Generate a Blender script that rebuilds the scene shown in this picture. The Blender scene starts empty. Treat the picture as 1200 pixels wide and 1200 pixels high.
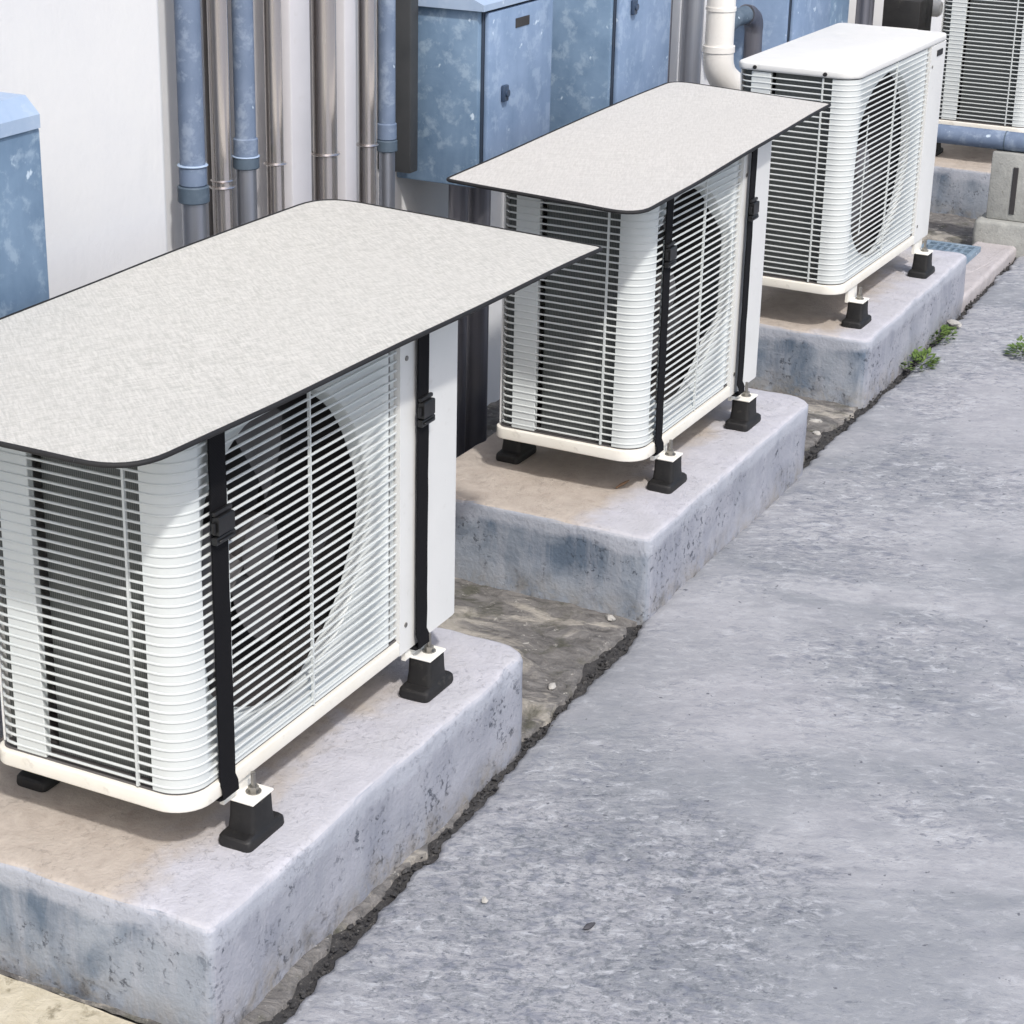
import bpy, bmesh, math, random
from mathutils import Vector, Matrix, noise
random.seed(7)
R = math.radians
SC = bpy.context.scene
COL = SC.collection

# ------------------------------------------------------------------ helpers
def lin(r, g, b):
    f = lambda v: (v/255/12.92) if v/255 <= .04045 else ((v/255+.055)/1.055)**2.4
    return (f(r), f(g), f(b), 1.0)

def tag(o, label=None, cat=None, group=None, kind=None):
    if label: o['label'] = label
    if cat: o['category'] = cat
    if group: o['group'] = group
    if kind: o['kind'] = kind
    return o

def empty(name, loc, rz=0):
    o = bpy.data.objects.new(name, None); COL.objects.link(o)
    o.location = loc; o.rotation_euler = (0, 0, rz); o.empty_display_size = .05
    return o

class MB:
    """collects shapes in one bmesh and links them as one mesh object"""
    def __init__(self): self.bm = bmesh.new()
    def box(self, x0, x1, y0, y1, z0, z1, bev=0, seg=2):
        b = bmesh.new()
        bmesh.ops.create_cube(b, size=1)
        for v in b.verts:
            v.co = Vector(((x0+x1)/2+v.co.x*(x1-x0), (y0+y1)/2+v.co.y*(y1-y0), (z0+z1)/2+v.co.z*(z1-z0)))
        if bev: bmesh.ops.bevel(b, geom=b.edges[:], offset=bev, segments=seg, affect='EDGES', profile=.5)
        self.add(b); return self
    def add(self, b, mat=None):
        if mat is not None: bmesh.ops.transform(b, matrix=mat, verts=b.verts)
        me = bpy.data.meshes.new('tmp'); b.to_mesh(me); b.free()
        self.bm.from_mesh(me); bpy.data.meshes.remove(me)
    def prism(self, pts, z0, z1, bev=0):
        """closed outline in XY, extruded in Z"""
        b = bmesh.new()
        f = b.faces.new([b.verts.new((x, y, z0)) for x, y in pts])
        r = bmesh.ops.extrude_face_region(b, geom=[f])
        for v in r['geom']:
            if isinstance(v, bmesh.types.BMVert): v.co.z = z1
        bmesh.ops.recalc_face_normals(b, faces=b.faces)
        if bev:
            es = [e for e in b.edges if abs(e.verts[0].co.z-e.verts[1].co.z) < 1e-6]
            bmesh.ops.bevel(b, geom=es, offset=bev, segments=3, affect='EDGES', profile=.5)
        self.add(b); return self
    def tube(self, path, r, n=16, cap=True):
        path = [Vector(p) for p in path]; bm = self.bm
        rs = r if isinstance(r, (list, tuple)) else [r]*len(path)
        rings = []; up = None
        for i, p in enumerate(path):
            t = (path[min(i+1, len(path)-1)]-path[max(i-1, 0)]).normalized()
            if up is None:
                up = Vector((0, 0, 1)) if abs(t.z) < .9 else Vector((0, 1, 0))
            s = t.cross(up).normalized(); up = s.cross(t).normalized()
            rings.append([bm.verts.new(p+(s*math.cos(2*math.pi*k/n)+up*math.sin(2*math.pi*k/n))*rs[i]) for k in range(n)])
        for a, b in zip(rings, rings[1:]):
            for k in range(n): bm.faces.new((a[k], a[(k+1) % n], b[(k+1) % n], b[k]))
        if cap:
            bm.faces.new(rings[0][::-1]); bm.faces.new(rings[-1])
        return self
    def sweep(self, path, prof, z):
        """path: list of (x,y,nx,ny); prof: list of (out,dz); horizontal bar along the path"""
        bm = self.bm; rings = []
        for x, y, nx, ny in path:
            rings.append([bm.verts.new((x+nx*o, y+ny*o, z+dz)) for o, dz in prof])
        n = len(prof)
        for a, b in zip(rings, rings[1:]):
            for k in range(n): bm.faces.new((a[k], b[k], b[(k+1) % n], a[(k+1) % n]))
        bm.faces.new(rings[0]); bm.faces.new(rings[-1][::-1])
        return self
    def strip(self, path, z0, z1):
        """vertical wall sheet along (x,y) path"""
        bm = self.bm
        lo = [bm.verts.new((p[0], p[1], z0)) for p in path]; hi = [bm.verts.new((p[0], p[1], z1)) for p in path]
        for k in range(len(path)-1): bm.faces.new((lo[k], lo[k+1], hi[k+1], hi[k]))
        return self
    def build(self, name, mat, parent=None, smooth=35, recalc=True):
        bm = self.bm
        if recalc: bmesh.ops.recalc_face_normals(bm, faces=bm.faces)
        me = bpy.data.meshes.new(name); bm.to_mesh(me); bm.free()
        o = bpy.data.objects.new(name, me); COL.objects.link(o)
        if mat: me.materials.append(mat)
        if smooth:
            for p in me.polygons: p.use_smooth = True
            try: me.set_sharp_from_angle(angle=R(smooth))
            except Exception: pass
        if parent: o.parent = parent
        return o

# ------------------------------------------------------------------ materials
class NT:
    def __init__(self, name, rough=.6, metal=0, spec=.5):
        self.m = bpy.data.materials.new(name); self.m.use_nodes = True
        self.t = self.m.node_tree; self.n = self.t.nodes; self.l = self.t.links
        self.b = self.n['Principled BSDF']
        self.b.inputs['Roughness'].default_value = rough
        self.b.inputs['Metallic'].default_value = metal
        self.b.inputs['Specular IOR Level'].default_value = spec
        self.co = self.n.new('ShaderNodeTexCoord').outputs['Object']
    def mapping(self, scale=(1, 1, 1), rot=(0, 0, 0)):
        k = self.n.new('ShaderNodeMapping'); k.inputs['Rotation'].default_value = rot
        if any(rot): k.vector_type = 'TEXTURE'; k.inputs['Scale'].default_value = [1/v for v in scale]
        else: k.inputs['Scale'].default_value = scale
        self.l.new(self.co, k.inputs['Vector']); return k.outputs['Vector']
    def noise(self, scale, detail=4, rough=.6, vec=None, dist=0):
        k = self.n.new('ShaderNodeTexNoise'); k.inputs['Scale'].default_value = scale
        k.inputs['Detail'].default_value = detail; k.inputs['Roughness'].default_value = rough; k.inputs['Distortion'].default_value = dist
        self.l.new(vec if vec is not None else self.co, k.inputs['Vector']); return k.outputs['Fac']
    def voro(self, scale, vec=None):
        k = self.n.new('ShaderNodeTexVoronoi'); k.inputs['Scale'].default_value = scale
        self.l.new(vec if vec is not None else self.co, k.inputs['Vector']); return k.outputs['Distance']
    def ramp(self, fac, lo, hi, a=0., b=1.):
        k = self.n.new('ShaderNodeMapRange'); k.inputs['From Min'].default_value = lo; k.inputs['From Max'].default_value = hi
        k.inputs['To Min'].default_value = a; k.inputs['To Max'].default_value = b; k.clamp = True
        self.l.new(fac, k.inputs['Value']); return k.outputs['Result']
    def math(self, op, a, b):
        k = self.n.new('ShaderNodeMath'); k.operation = op
        for i, v in enumerate((a, b)):
            if isinstance(v, (int, float)): k.inputs[i].default_value = v
            else: self.l.new(v, k.inputs[i])
        return k.outputs[0]
    def sep(self):
        k = self.n.new('ShaderNodeSeparateXYZ'); self.l.new(self.co, k.inputs[0]); return k.outputs
    def nrm(self):
        g = self.n.new('ShaderNodeNewGeometry'); k = self.n.new('ShaderNodeSeparateXYZ'); self.l.new(g.outputs['True Normal'], k.inputs[0]); return k.outputs
    def mix(self, fac, a, b):
        k = self.n.new('ShaderNodeMix'); k.data_type = 'RGBA'
        for i, v in ((0, fac), (6, a), (7, b)):
            if isinstance(v, (int, float)): k.inputs[i].default_value = v
            elif isinstance(v, tuple): k.inputs[i].default_value = v
            else: self.l.new(v, k.inputs[i])
        return k.outputs[2]
    def color(self, c):
        if isinstance(c, tuple): self.b.inputs['Base Color'].default_value = c
        else: self.l.new(c, self.b.inputs['Base Color'])
        return self
    def rough(self, f): self.l.new(f, self.b.inputs['Roughness']); return self
    def bump(self, h, strength=.3, dist=.01):
        k = self.n.new('ShaderNodeBump'); k.inputs['Strength'].default_value = strength; k.inputs['Distance'].default_value = dist
        self.l.new(h, k.inputs['Height']); self.l.new(k.outputs['Normal'], self.b.inputs['Normal']); return self

def g(v, tint=(1, 1, 1)): return (v*tint[0], v*tint[1], v*tint[2], 1)

def m_painted(name, c, c2, rough=.4, dirt=.0, scale=6):
    t = NT(name, rough)
    a = t.ramp(t.noise(scale, 5), .35, .7)
    col = t.mix(a, c, c2)
    if dirt:
        d = t.ramp(t.noise(38, 6, .7), .60, .74)
        col = t.mix(t.math('MULTIPLY', d, dirt), col, (.32, .29, .24, 1))
    t.color(col); t.rough(t.ramp(t.noise(20, 3), .3, .7, rough-.06, rough+.1))
    t.bump(t.noise(160, 2), .04, .002)
    return t.m

M = {}
M['white'] = m_painted('white_sheet_metal', (.68, .685, .67, 1), (.64, .645, .63, 1), .42, .2)
M['grille'] = m_painted('white_grille_plastic', (.57, .60, .595, 1), (.53, .56, .555, 1), .45, .10)
M['cream'] = m_painted('cream_base_pan_paint', (.76, .74, .68, 1), (.70, .67, .59, 1), .42, .35, 9)
M['notch'] = m_painted('grey_notch_plastic', (.10, .10, .105, 1), (.14, .14, .145, 1), .6)
M['black'] = m_painted('black_rubber', (.006, .006, .0065, 1), (.012, .0115, .0115, 1), .62, .12, 30)
M['dark'] = m_painted('dark_cavity_plastic', (.026, .025, .026, 1), (.040, .038, .039, 1), .6)
M['blade'] = m_painted('dark_fan_blade', (.075, .07, .071, 1), (.10, .094, .094, 1), .5)
M['litblade'] = m_painted('lit_grey_fan_plastic', (.13, .125, .135, 1), (.17, .165, .175, 1), .5)  # paler copy of the fan colour, so the uncovered unit's inside looks lit
M['bolt'] = NT('zinc_bolt', .38, .85).color((.28, .27, .25, 1)).m
t = NT('dark_coil_fins', .55, .25)
w = t.n.new('ShaderNodeTexWave'); w.inputs['Scale'].default_value = 95; w.bands_direction = 'Y'; t.l.new(t.co, w.inputs['Vector'])
t.color(t.mix(w.outputs['Fac'], t.mix(t.noise(9, 4), (.050, .056, .054, 1), (.085, .094, .09, 1)), (.15, .16, .155, 1))); M['coil'] = t.m
# webbing
t = NT('black_webbing', .85, 0, .15)
w = t.n.new('ShaderNodeTexWave'); w.inputs['Scale'].default_value = 160; w.bands_direction = 'Z'; t.l.new(t.co, w.inputs['Vector'])
t.color(t.mix(w.outputs['Fac'], (.004, .004, .005, 1), (.010, .010, .012, 1))); t.bump(w.outputs['Fac'], .3, .001); M['web'] = t.m
M['buckle'] = m_painted('black_buckle_plastic', (.006, .006, .0065, 1), (.009, .009, .010, 1), .38)
M['piping'] = m_painted('black_edge_binding', (.007, .007, .008, 1), (.012, .012, .013, 1), .7)
# fibrous cover sheet
def m_cover(name, ca, cb, r1, r2):
    t = NT(name, .82, 0, .3)
    f1 = t.noise(1, 5, .65, t.mapping((38, 330, 200), (0, 0, R(r1))), .5)
    f2 = t.noise(1, 5, .65, t.mapping((36, 290, 200), (0, 0, R(r2))), .5)
    fine = t.noise(520, 2, .6)
    big = t.noise(5, 5, .6)
    f = t.math('ADD', t.math('MULTIPLY', f1, .5), t.math('MULTIPLY', f2, .5))
    c = t.mix(t.ramp(f, .41, .58), ca, cb)
    c = t.mix(t.ramp(fine, .62, .80, 0, .28), c, tuple(v*.62 for v in ca[:3])+(1,))
    c = t.mix(t.ramp(big, .35, .7, 0, .35), c, tuple(v*.86 for v in cb[:3])+(1,))
    c = t.mix(t.ramp(t.noise(44, 4, .7), .62, .75, 0, .35), c, (.62, .60, .53, 1))
    t.color(c); t.bump(t.math('ADD', f, t.math('MULTIPLY', fine, .5)), .45, .0022)
    return t.m
M['cover1'] = m_cover('grey_felt_cover', (.385, .383, .355, 1), (.55, .542, .508, 1), -28, 47)
M['cover2'] = m_cover('pale_woven_cover', (.44, .43, .405, 1), (.56, .548, .52, 1), -60, 20)

# concrete plinth: local z=0 at the top face
def m_plinth(name, seed, tan_y, tan_x):
    t = NT(name, .82, 0, .3)
    x, y, z = t.sep(); nz = t.nrm()[2]
    off = t.mapping((1, 1, 1)); off.node.inputs['Location'].default_value = (seed*3.1, seed*1.7, seed)
    nb = t.noise(7, 6, .62, off, .4); nm = t.noise(26, 6, .68, off, .5); nf = t.noise(140, 3, .6, off)
    topc = t.mix(t.ramp(nm, .3, .72), (.40, .40, .44, 1), (.50, .50, .545, 1))
    topc = t.mix(t.ramp(nb, .36, .62, 0, .5), topc, (.44, .44, .46, 1))
    # dusty tan deposit that washed out from under the machine
    edge = t.math('ADD', y, t.math('MULTIPLY', t.math('SUBTRACT', nb, .5), .22))
    tanm = t.math('MULTIPLY', t.ramp(edge, tan_y, tan_y+.07), t.ramp(t.math('ADD', x, t.math('MULTIPLY', nb, .1)), tan_x, tan_x-.25))
    tanc = t.mix(t.ramp(nm, .3, .7), (.34, .29, .24, 1), (.44, .385, .325, 1))
    topc = t.mix(t.math('MULTIPLY', tanm, .85), topc, tanc)
    topc = t.mix(t.ramp(t.noise(15, 5, .7, off), .64, .73, 0, .6), topc, (.25, .21, .18, 1))
    # sides: blue grey, blotchy, with pitting and a paler trowelled band along the rim
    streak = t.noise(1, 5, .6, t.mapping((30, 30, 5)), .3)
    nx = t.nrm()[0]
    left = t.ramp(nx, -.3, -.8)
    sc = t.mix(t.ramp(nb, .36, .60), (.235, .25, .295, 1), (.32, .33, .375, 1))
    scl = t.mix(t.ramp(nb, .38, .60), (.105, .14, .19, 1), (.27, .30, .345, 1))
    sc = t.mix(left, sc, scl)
    sc = t.mix(t.ramp(streak, .48, .62, 0, .4), sc, (.33, .345, .385, 1))
    pits = t.math('MULTIPLY', t.ramp(t.noise(85, 6, .7, off, .3), .56, .63), t.ramp(t.noise(9, 4, .6, off), .45, .58))
    sc = t.mix(t.math('MULTIPLY', pits, .8), sc, (.05, .06, .08, 1))
    low = t.ramp(t.math('ADD', z, t.math('MULTIPLY', nb, .09)), -.06, -.125)
    sc = t.mix(t.math('MULTIPLY', low, t.ramp(nm, .4, .62, 0, .6)), sc, (.25, .22, .17, 1))
    sc = t.mix(t.math('MULTIPLY', low, t.ramp(t.noise(18, 5, .7, off), .5, .66, 0, .75)), sc, (.11, .11, .115, 1))
    band = t.ramp(t.math('ADD', z, t.math('MULTIPLY', t.math('SUBTRACT', nb, .5), .07)), -.042, -.028)
    sc = t.mix(t.math('MULTIPLY', band, .75), sc, (.37, .39, .44, 1))
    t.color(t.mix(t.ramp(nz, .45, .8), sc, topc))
    h = t.math('ADD', t.math('MULTIPLY', nm, .6), t.math('MULTIPLY', nf, .35))
    h = t.math('SUBTRACT', h, t.math('MULTIPLY', pits, .5))
    t.bump(h, .5, .008)
    return t.m

def m_concrete(name, a, b, spot, scale=1., spotamt=.6, bump=.5):
    t = NT(name, .85, 0, .3)
    nb = t.noise(5*scale, 6, .62, None, .4); nm = t.noise(24*scale, 6, .68, None, .5); nf = t.noise(130*scale, 3)
    c = t.mix(t.ramp(nm, .3, .7), a, b)
    c = t.mix(t.ramp(nb, .4, .65, 0, .5), c, tuple((p+q)/2*.9 for p, q in zip(a[:3], b[:3]))+(1,))
    s = t.ramp(t.noise(48*scale, 7, .75, None, .7), .57, .68)
    c = t.mix(t.math('MULTIPLY', s, spotamt), c, spot)
    t.color(c); t.bump(t.math('ADD', t.math('MULTIPLY', nm, .7), t.math('MULTIPLY', nf, .35)), bump, .008)
    return t.m
M['kerb'] = m_concrete('pinkish_concrete', (.36, .335, .335, 1), (.46, .435, .44, 1), (.16, .15, .15, 1), 1, .5)
M['block'] = m_concrete('pale_concrete_block', (.27, .275, .26, 1), (.38, .385, .365, 1), (.13, .13, .11, 1), 1.2, .6)

# worn road surface
t = NT('worn_grey_road', .88, 0, .3)
RA = (0, 0, R(-66))
nb = t.noise(1, 5, .6, t.mapping((2.2, 4.2, 3), RA), .4)
nm = t.noise(1, 6, .62, t.mapping((8, 14, 10), RA), .6)
nm2 = t.noise(1, 7, .68, t.mapping((34, 58, 30), RA), .6)
ns = t.noise(1, 5, .62, t.mapping((62, 115, 60), RA), .5)
nf = t.noise(170, 4, .7); gr = t.noise(480, 2, .7)
rgh = t.ramp(t.math('ADD', t.noise(1.7, 5, .6, None, .4), t.math('MULTIPLY', t.math('SUBTRACT', nm, .5), .3)), .44, .58)   # rough areas against smooth trowelled ones
d_ = t.n.new('ShaderNodeVectorMath'); d_.operation = 'DISTANCE'; t.l.new(t.co, d_.inputs[0]); d_.inputs[1].default_value = (.38, -.40, -.25)
worn = t.ramp(t.math('ADD', d_.outputs['Value'], t.math('MULTIPLY', t.math('SUBTRACT', nm, .5), .5)), .42, .26)   # coarse worn patch
rgh = t.math('MAXIMUM', rgh, worn)
c = t.mix(t.ramp(nm, .36, .66), (.285, .292, .314, 1), (.375, .382, .402, 1))
c = t.mix(t.ramp(nb, .42, .60, 0, .75), c, (.215, .230, .250, 1))
c = t.mix(t.ramp(t.noise(1.1, 3, .5), .52, .64, 0, .5), c, (.37, .37, .395, 1))
c = t.mix(t.math('MULTIPLY', t.ramp(nm2, .50, .64), t.ramp(rgh, 0, 1, .25, .9)), c, (.165, .18, .22, 1))
c = t.mix(t.math('MULTIPLY', t.ramp(nm2, .46, .34), t.ramp(rgh, 0, 1, .3, .85)), c, (.46, .475, .51, 1))
c = t.mix(t.math('MULTIPLY', t.ramp(ns, .60, .68, 0, .85), t.ramp(rgh, 0, 1, .35, 1)), c, (.085, .095, .125, 1))
c = t.mix(t.math('MULTIPLY', t.ramp(nf, .60, .72, 0, .5), rgh), c, (.11, .12, .15, 1))
c = t.mix(t.ramp(t.noise(62, 3, .5), .71, .75, 0, .8), c, (.08, .085, .105, 1))
c = t.mix(t.math('MULTIPLY', worn, t.ramp(t.noise(75, 6, .75, None, .3), .50, .62, 0, .75)), c, (.12, .135, .155, 1))
t.color(c)
h = t.math('ADD', t.math('ADD', t.math('MULTIPLY', nm2, .6), t.math('MULTIPLY', nf, .25)), t.math('MULTIPLY', gr, .12))
h = t.math('MULTIPLY', t.math('SUBTRACT', h, t.math('MULTIPLY', ns, .35)), t.ramp(rgh, 0, 1, .35, 1))
t.bump(h, .6, .010); M['road'] = t.m

# mossy rough floor between the plinths
t = NT('mossy_rubble_floor', .9, 0, .25)
x, y, z = t.sep()
nb = t.noise(9, 6, .65, t.mapping((1, .45, 1)), .8); nm = t.noise(38, 7, .7, t.mapping((1, .6, 1)), .6)
c = t.mix(t.ramp(nm, .3, .7), (.085, .082, .08, 1), (.25, .24, .23, 1))
c = t.mix(t.ramp(nb, .55, .63, 0, .8), c, (.40, .375, .33, 1))
c = t.mix(t.ramp(t.noise(13, 5, .6, None, .5), .54, .66, 0, .75), c, (.075, .076, .055, 1))
c = t.mix(t.ramp(t.noise(60, 5, .7), .62, .7, 0, .7), c, (.6, .58, .53, 1))
t.color(c); t.bump(t.math('ADD', nb, t.math('MULTIPLY', nm, .6)), .9, .02); M['moss'] = t.m
t = NT('yellowish_old_concrete', .9, 0, .25)
nm = t.noise(30, 6, .7, None, .5)
c = t.mix(t.ramp(nm, .3, .7), (.40, .36, .27, 1), (.56, .52, .42, 1))
c = t.mix(t.ramp(t.noise(18, 6, .7), .57, .66, 0, .8), c, (.17, .15, .10, 1))
t.color(c); t.bump(nm, .6, .01); M['yellow'] = t.m
M['dirt'] = m_concrete('dark_gutter_dirt', (.026, .026, .028, 1), (.075, .073, .072, 1), (.24, .23, .21, 1), 2.5, .6, .9)
M['ground'] = m_concrete('plain_ground', (.2, .2, .2, 1), (.28, .28, .28, 1), (.12, .12, .12, 1))
# plaster
t = NT('white_plaster', .8, 0, .3)
nb = t.noise(3, 5, .6)
c = t.mix(t.ramp(nb, .35, .7), (.74, .74, .735, 1), (.69, .695, .705, 1))
c = t.mix(t.ramp(t.noise(1, 5, .65, t.mapping((14, 14, 2.5))), .58, .75, 0, .25), c, (.56, .57, .58, 1))
t.color(c); t.bump(t.noise(60, 5, .7), .25, .003); M['plaster'] = t.m
# blue weathered cabinet paint
def m_blue(name, a, b, pale, amt):
    t = NT(name, .5, 0, .4)
    n1 = t.noise(9, 6, .65, None, .3); n2 = t.noise(24, 6, .68, None, .2)
    st = t.noise(1, 5, .6, t.mapping((26, 26, 3)), .3)
    c = t.mix(t.ramp(n1, .34, .68), a, b)
    c = t.mix(t.ramp(st, .42, .7, 0, .5), c, b)
    c = t.mix(t.ramp(n2, .52, .62, 0, amt), c, pale)
    c = t.mix(t.ramp(t.noise(30, 3, .5, None, .2), .70, .74, 0, .8), c, (.55, .65, .75, 1))
    t.color(c); t.bump(n2, .08, .003); return t.m
M['blue'] = m_blue('weathered_blue_paint', (.10, .165, .255, 1), (.17, .255, .365, 1), (.30, .39, .49, 1), .6)
M['bluedoor'] = m_blue('pale_blue_door_paint', (.15, .225, .345, 1), (.225, .31, .455, 1), (.34, .43, .56, 1), .45)
M['bluelid'] = m_blue('pale_blue_lid_paint', (.27, .36, .50, 1), (.34, .43, .56, 1), (.45, .52, .62, 1), .3)
M['bluepipe'] = m_blue('blue_grey_pipe_paint', (.105, .145, .22, 1), (.165, .215, .305, 1), (.30, .36, .45, 1), .5)
M['coupling'] = m_blue('dark_blue_grey_coupling', (.055, .08, .11, 1), (.09, .125, .165, 1), (.16, .2, .25, 1), .3)
def m_metal(name, c, rough):
    t = NT(name, rough, .95, .5)
    s = t.noise(1, 5, .6, t.mapping((45, 45, 1.2)), .2)
    t.color(t.mix(t.ramp(s, .35, .68), c, tuple(v*.8 for v in c[:3])+(1,)))
    t.rough(t.ramp(s, .3, .7, rough-.08, rough+.12)); return t.m
M['steel'] = m_metal('warm_grey_steel_pipe', (.68, .63, .60, 1), .24)
M['steelgrey'] = m_metal('grey_steel_pipe', (.42, .44, .49, 1), .42)
M['darkpipe'] = m_metal('dark_grey_pipe', (.24, .24, .27, 1), .5)
M['wallstrip'] = m_painted('pale_wall_strip', (.60, .595, .62, 1), (.53, .525, .55, 1), .5, .15, 4)
M['pipeshade'] = m_painted('dark_brown_pipe_shade', (.075, .066, .064, 1), (.12, .108, .105, 1), .5, .2)
M['pvc'] = m_painted('white_pvc', (.78, .77, .74, 1), (.72, .70, .66, 1), .35, .15)
M['whitepaint'] = m_painted('white_bracket_paint', (.80, .79, .75, 1), (.72, .70, .62, 1), .4, .3, 20)
M['leaf'] = NT('green_weed_leaf', .55)
t = M['leaf']; t.color(t.mix(t.ramp(t.noise(60, 3), .3, .7), (.04, .08, .014, 1), (.13, .20, .035, 1))); M['leaf'] = t.m
M['dryleaf'] = m_painted('dry_brown_litter', (.16, .09, .05, 1), (.26, .17, .10, 1), .8)
M['stone'] = m_concrete('pale_stone_chip', (.36, .35, .33, 1), (.5, .49, .46, 1), (.3, .28, .24, 1), 3, .4)
M['darkstone'] = m_concrete('dark_stone_chip', (.05, .05, .06, 1), (.1, .1, .11, 1), (.02, .02, .02, 1), 3, .4)
M['grate'] = m_blue('blue_grey_grate_paint', (.12, .18, .25, 1), (.2, .27, .34, 1), (.3, .37, .43, 1), .4)

# ------------------------------------------------------------------ setting: ground, road, gap floors
ZG = -.25
def crack_outer(x):
    pts = [(-3, -.17), (-.02, -.148), (.207, -.131), (.503, -.123), (.736, -.109), (.952, -.099), (1.1, -.097), (1.41, -.081), (1.85, -.071), (2.48, -.069), (3.05, -.086), (3.76, -.066), (4.54, -.05), (14, .1)]
    for (a, ya), (b, yb) in zip(pts, pts[1:]):
        if x <= b: return ya+(yb-ya)*(x-a)/(b-a)
    return pts[-1][1]
def jag(x, s=0.):
    n = noise.noise(Vector((x*9, 3.3+s, 0)))*.012+noise.noise(Vector((x*31, 7.7+s, 0)))*.008+noise.noise(Vector((x*90, 1.7+s, 0)))*.004
    return n
def sheet(name, mat, xs, ys_fn, zfn):
    bm = bmesh.new(); rows = []
    for x in xs: rows.append([bm.verts.new((x, y, zfn(x, y))) for y in ys_fn(x)])
    for a, b in zip(rows, rows[1:]):
        for k in range(len(a)-1): bm.faces.new((a[k], b[k], b[k+1], a[k+1]))
    q = MB(); q.bm.free(); q.bm = bm
    o = q.build(name, mat, None, 180)
    me = o.data
    if me.polygons[0].normal.z < 0: me.flip_normals()
    return o

b = MB(); bm = b.bm
vs = [bm.verts.new(p) for p in ((-300, -300, -.33), (300, -300, -.33), (300, 300, -.33), (-300, 300, -.33))]; bm.faces.new(vs)
tag(b.build('ground', M['ground'], None, 0), kind='structure')

xs = [-3+.1*i for i in range(22)]+[-.8+.008*i for i in range(700)]+[4.8+.08*i for i in range(110)]
def road_ys(x):
    e = crack_outer(x)+jag(x)
    return [e, e-.004, e-.012, e-.03, e-.06, e-.1]+[e-.1-.035*k for k in range(1, 46)]+[e-2.2, e-3, e-6, e-14]
def road_z(x, y):
    e = crack_outer(x)+jag(x); d = e-y
    z = ZG+noise.noise(Vector((x*2.2, y*2.2, 0)))*.006+noise.noise(Vector((x*11, y*16, 4)))*.0025+noise.noise(Vector((x*40, y*55, 9)))*.0014
    if d < .001: return ZG-.035
    return z-.010*math.exp(-d/.010)
tag(sheet('road', M['road'], xs, road_ys, road_z), kind='structure')
# gutter bed: dark trench between road edge and plinths
gx = [-3+.02*i for i in range(600)]
def gut_ys(x):
    e = crack_outer(x); return [e-.045+.012*k for k in range(16)]+[e+.2+.06*k for k in range(10)]
def gut_z(x, y):
    return ZG-.014+noise.noise(Vector((x*30, y*30, 2)))*.008+noise.noise(Vector((x*80, y*80, 5)))*.006
tag(sheet('gutter', M['dirt'], gx, gut_ys, gut_z), kind='structure')
# yard floor behind the gutter, rough and mossy
def yard_ys(x):
    e = crack_outer(x)+.022+jag(x, 20)*1.7
    return [e, e+.006]+[e+.006+.014*k for k in range(1, 58)]
def yard_z(x, y):
    e = crack_outer(x)+.022+jag(x, 20)*1.7
    if y-e < .001: return ZG-.04
    return ZG-.006+noise.noise(Vector((x*8, y*5, 3)))*.006+noise.noise(Vector((x*26, y*18, 8)))*.005+noise.noise(Vector((x*70, y*60, 1)))*.003
yo = sheet('yard_floor', M['moss'], [-.104+.012*i for i in range(427)], yard_ys, yard_z)
tag(yo, kind='structure')
tag(sheet('path', M['yellow'], [-3+.02*i for i in range(144)]+[-.118], lambda x: [crack_outer(x)+.035+jag(x, 5)+.02*k for k in range(40)], lambda x, y: ZG+.004+noise.noise(Vector((x*20, y*20, 3)))*.004), kind='structure')

# loose dark dirt and grit lying in the gutter: uncountable
b = MB()
for i in range(1500):
    x = random.uniform(-.3, 4.7)
    y = crack_outer(x)+random.gauss(.008, .007)
    r = random.choice([.0015, .002, .002, .003, .004])*random.uniform(.7, 1.3)
    q = bmesh.new(); bmesh.ops.create_icosphere(q, subdivisions=1, radius=r)
    for v in q.verts: v.co *= random.uniform(.6, 1.3)
    b.add(q, Matrix.Translation((x, y, ZG-.012+random.uniform(-.003, .006))) @ Matrix.Diagonal((random.uniform(.7, 2), random.uniform(.7, 1.3), .7, 1)))
tag(b.build('gutter_debris', M['dirt'], None, 0), kind='stuff', label='dark dirt and grit filling the crack beside the road', cat='debris')

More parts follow.
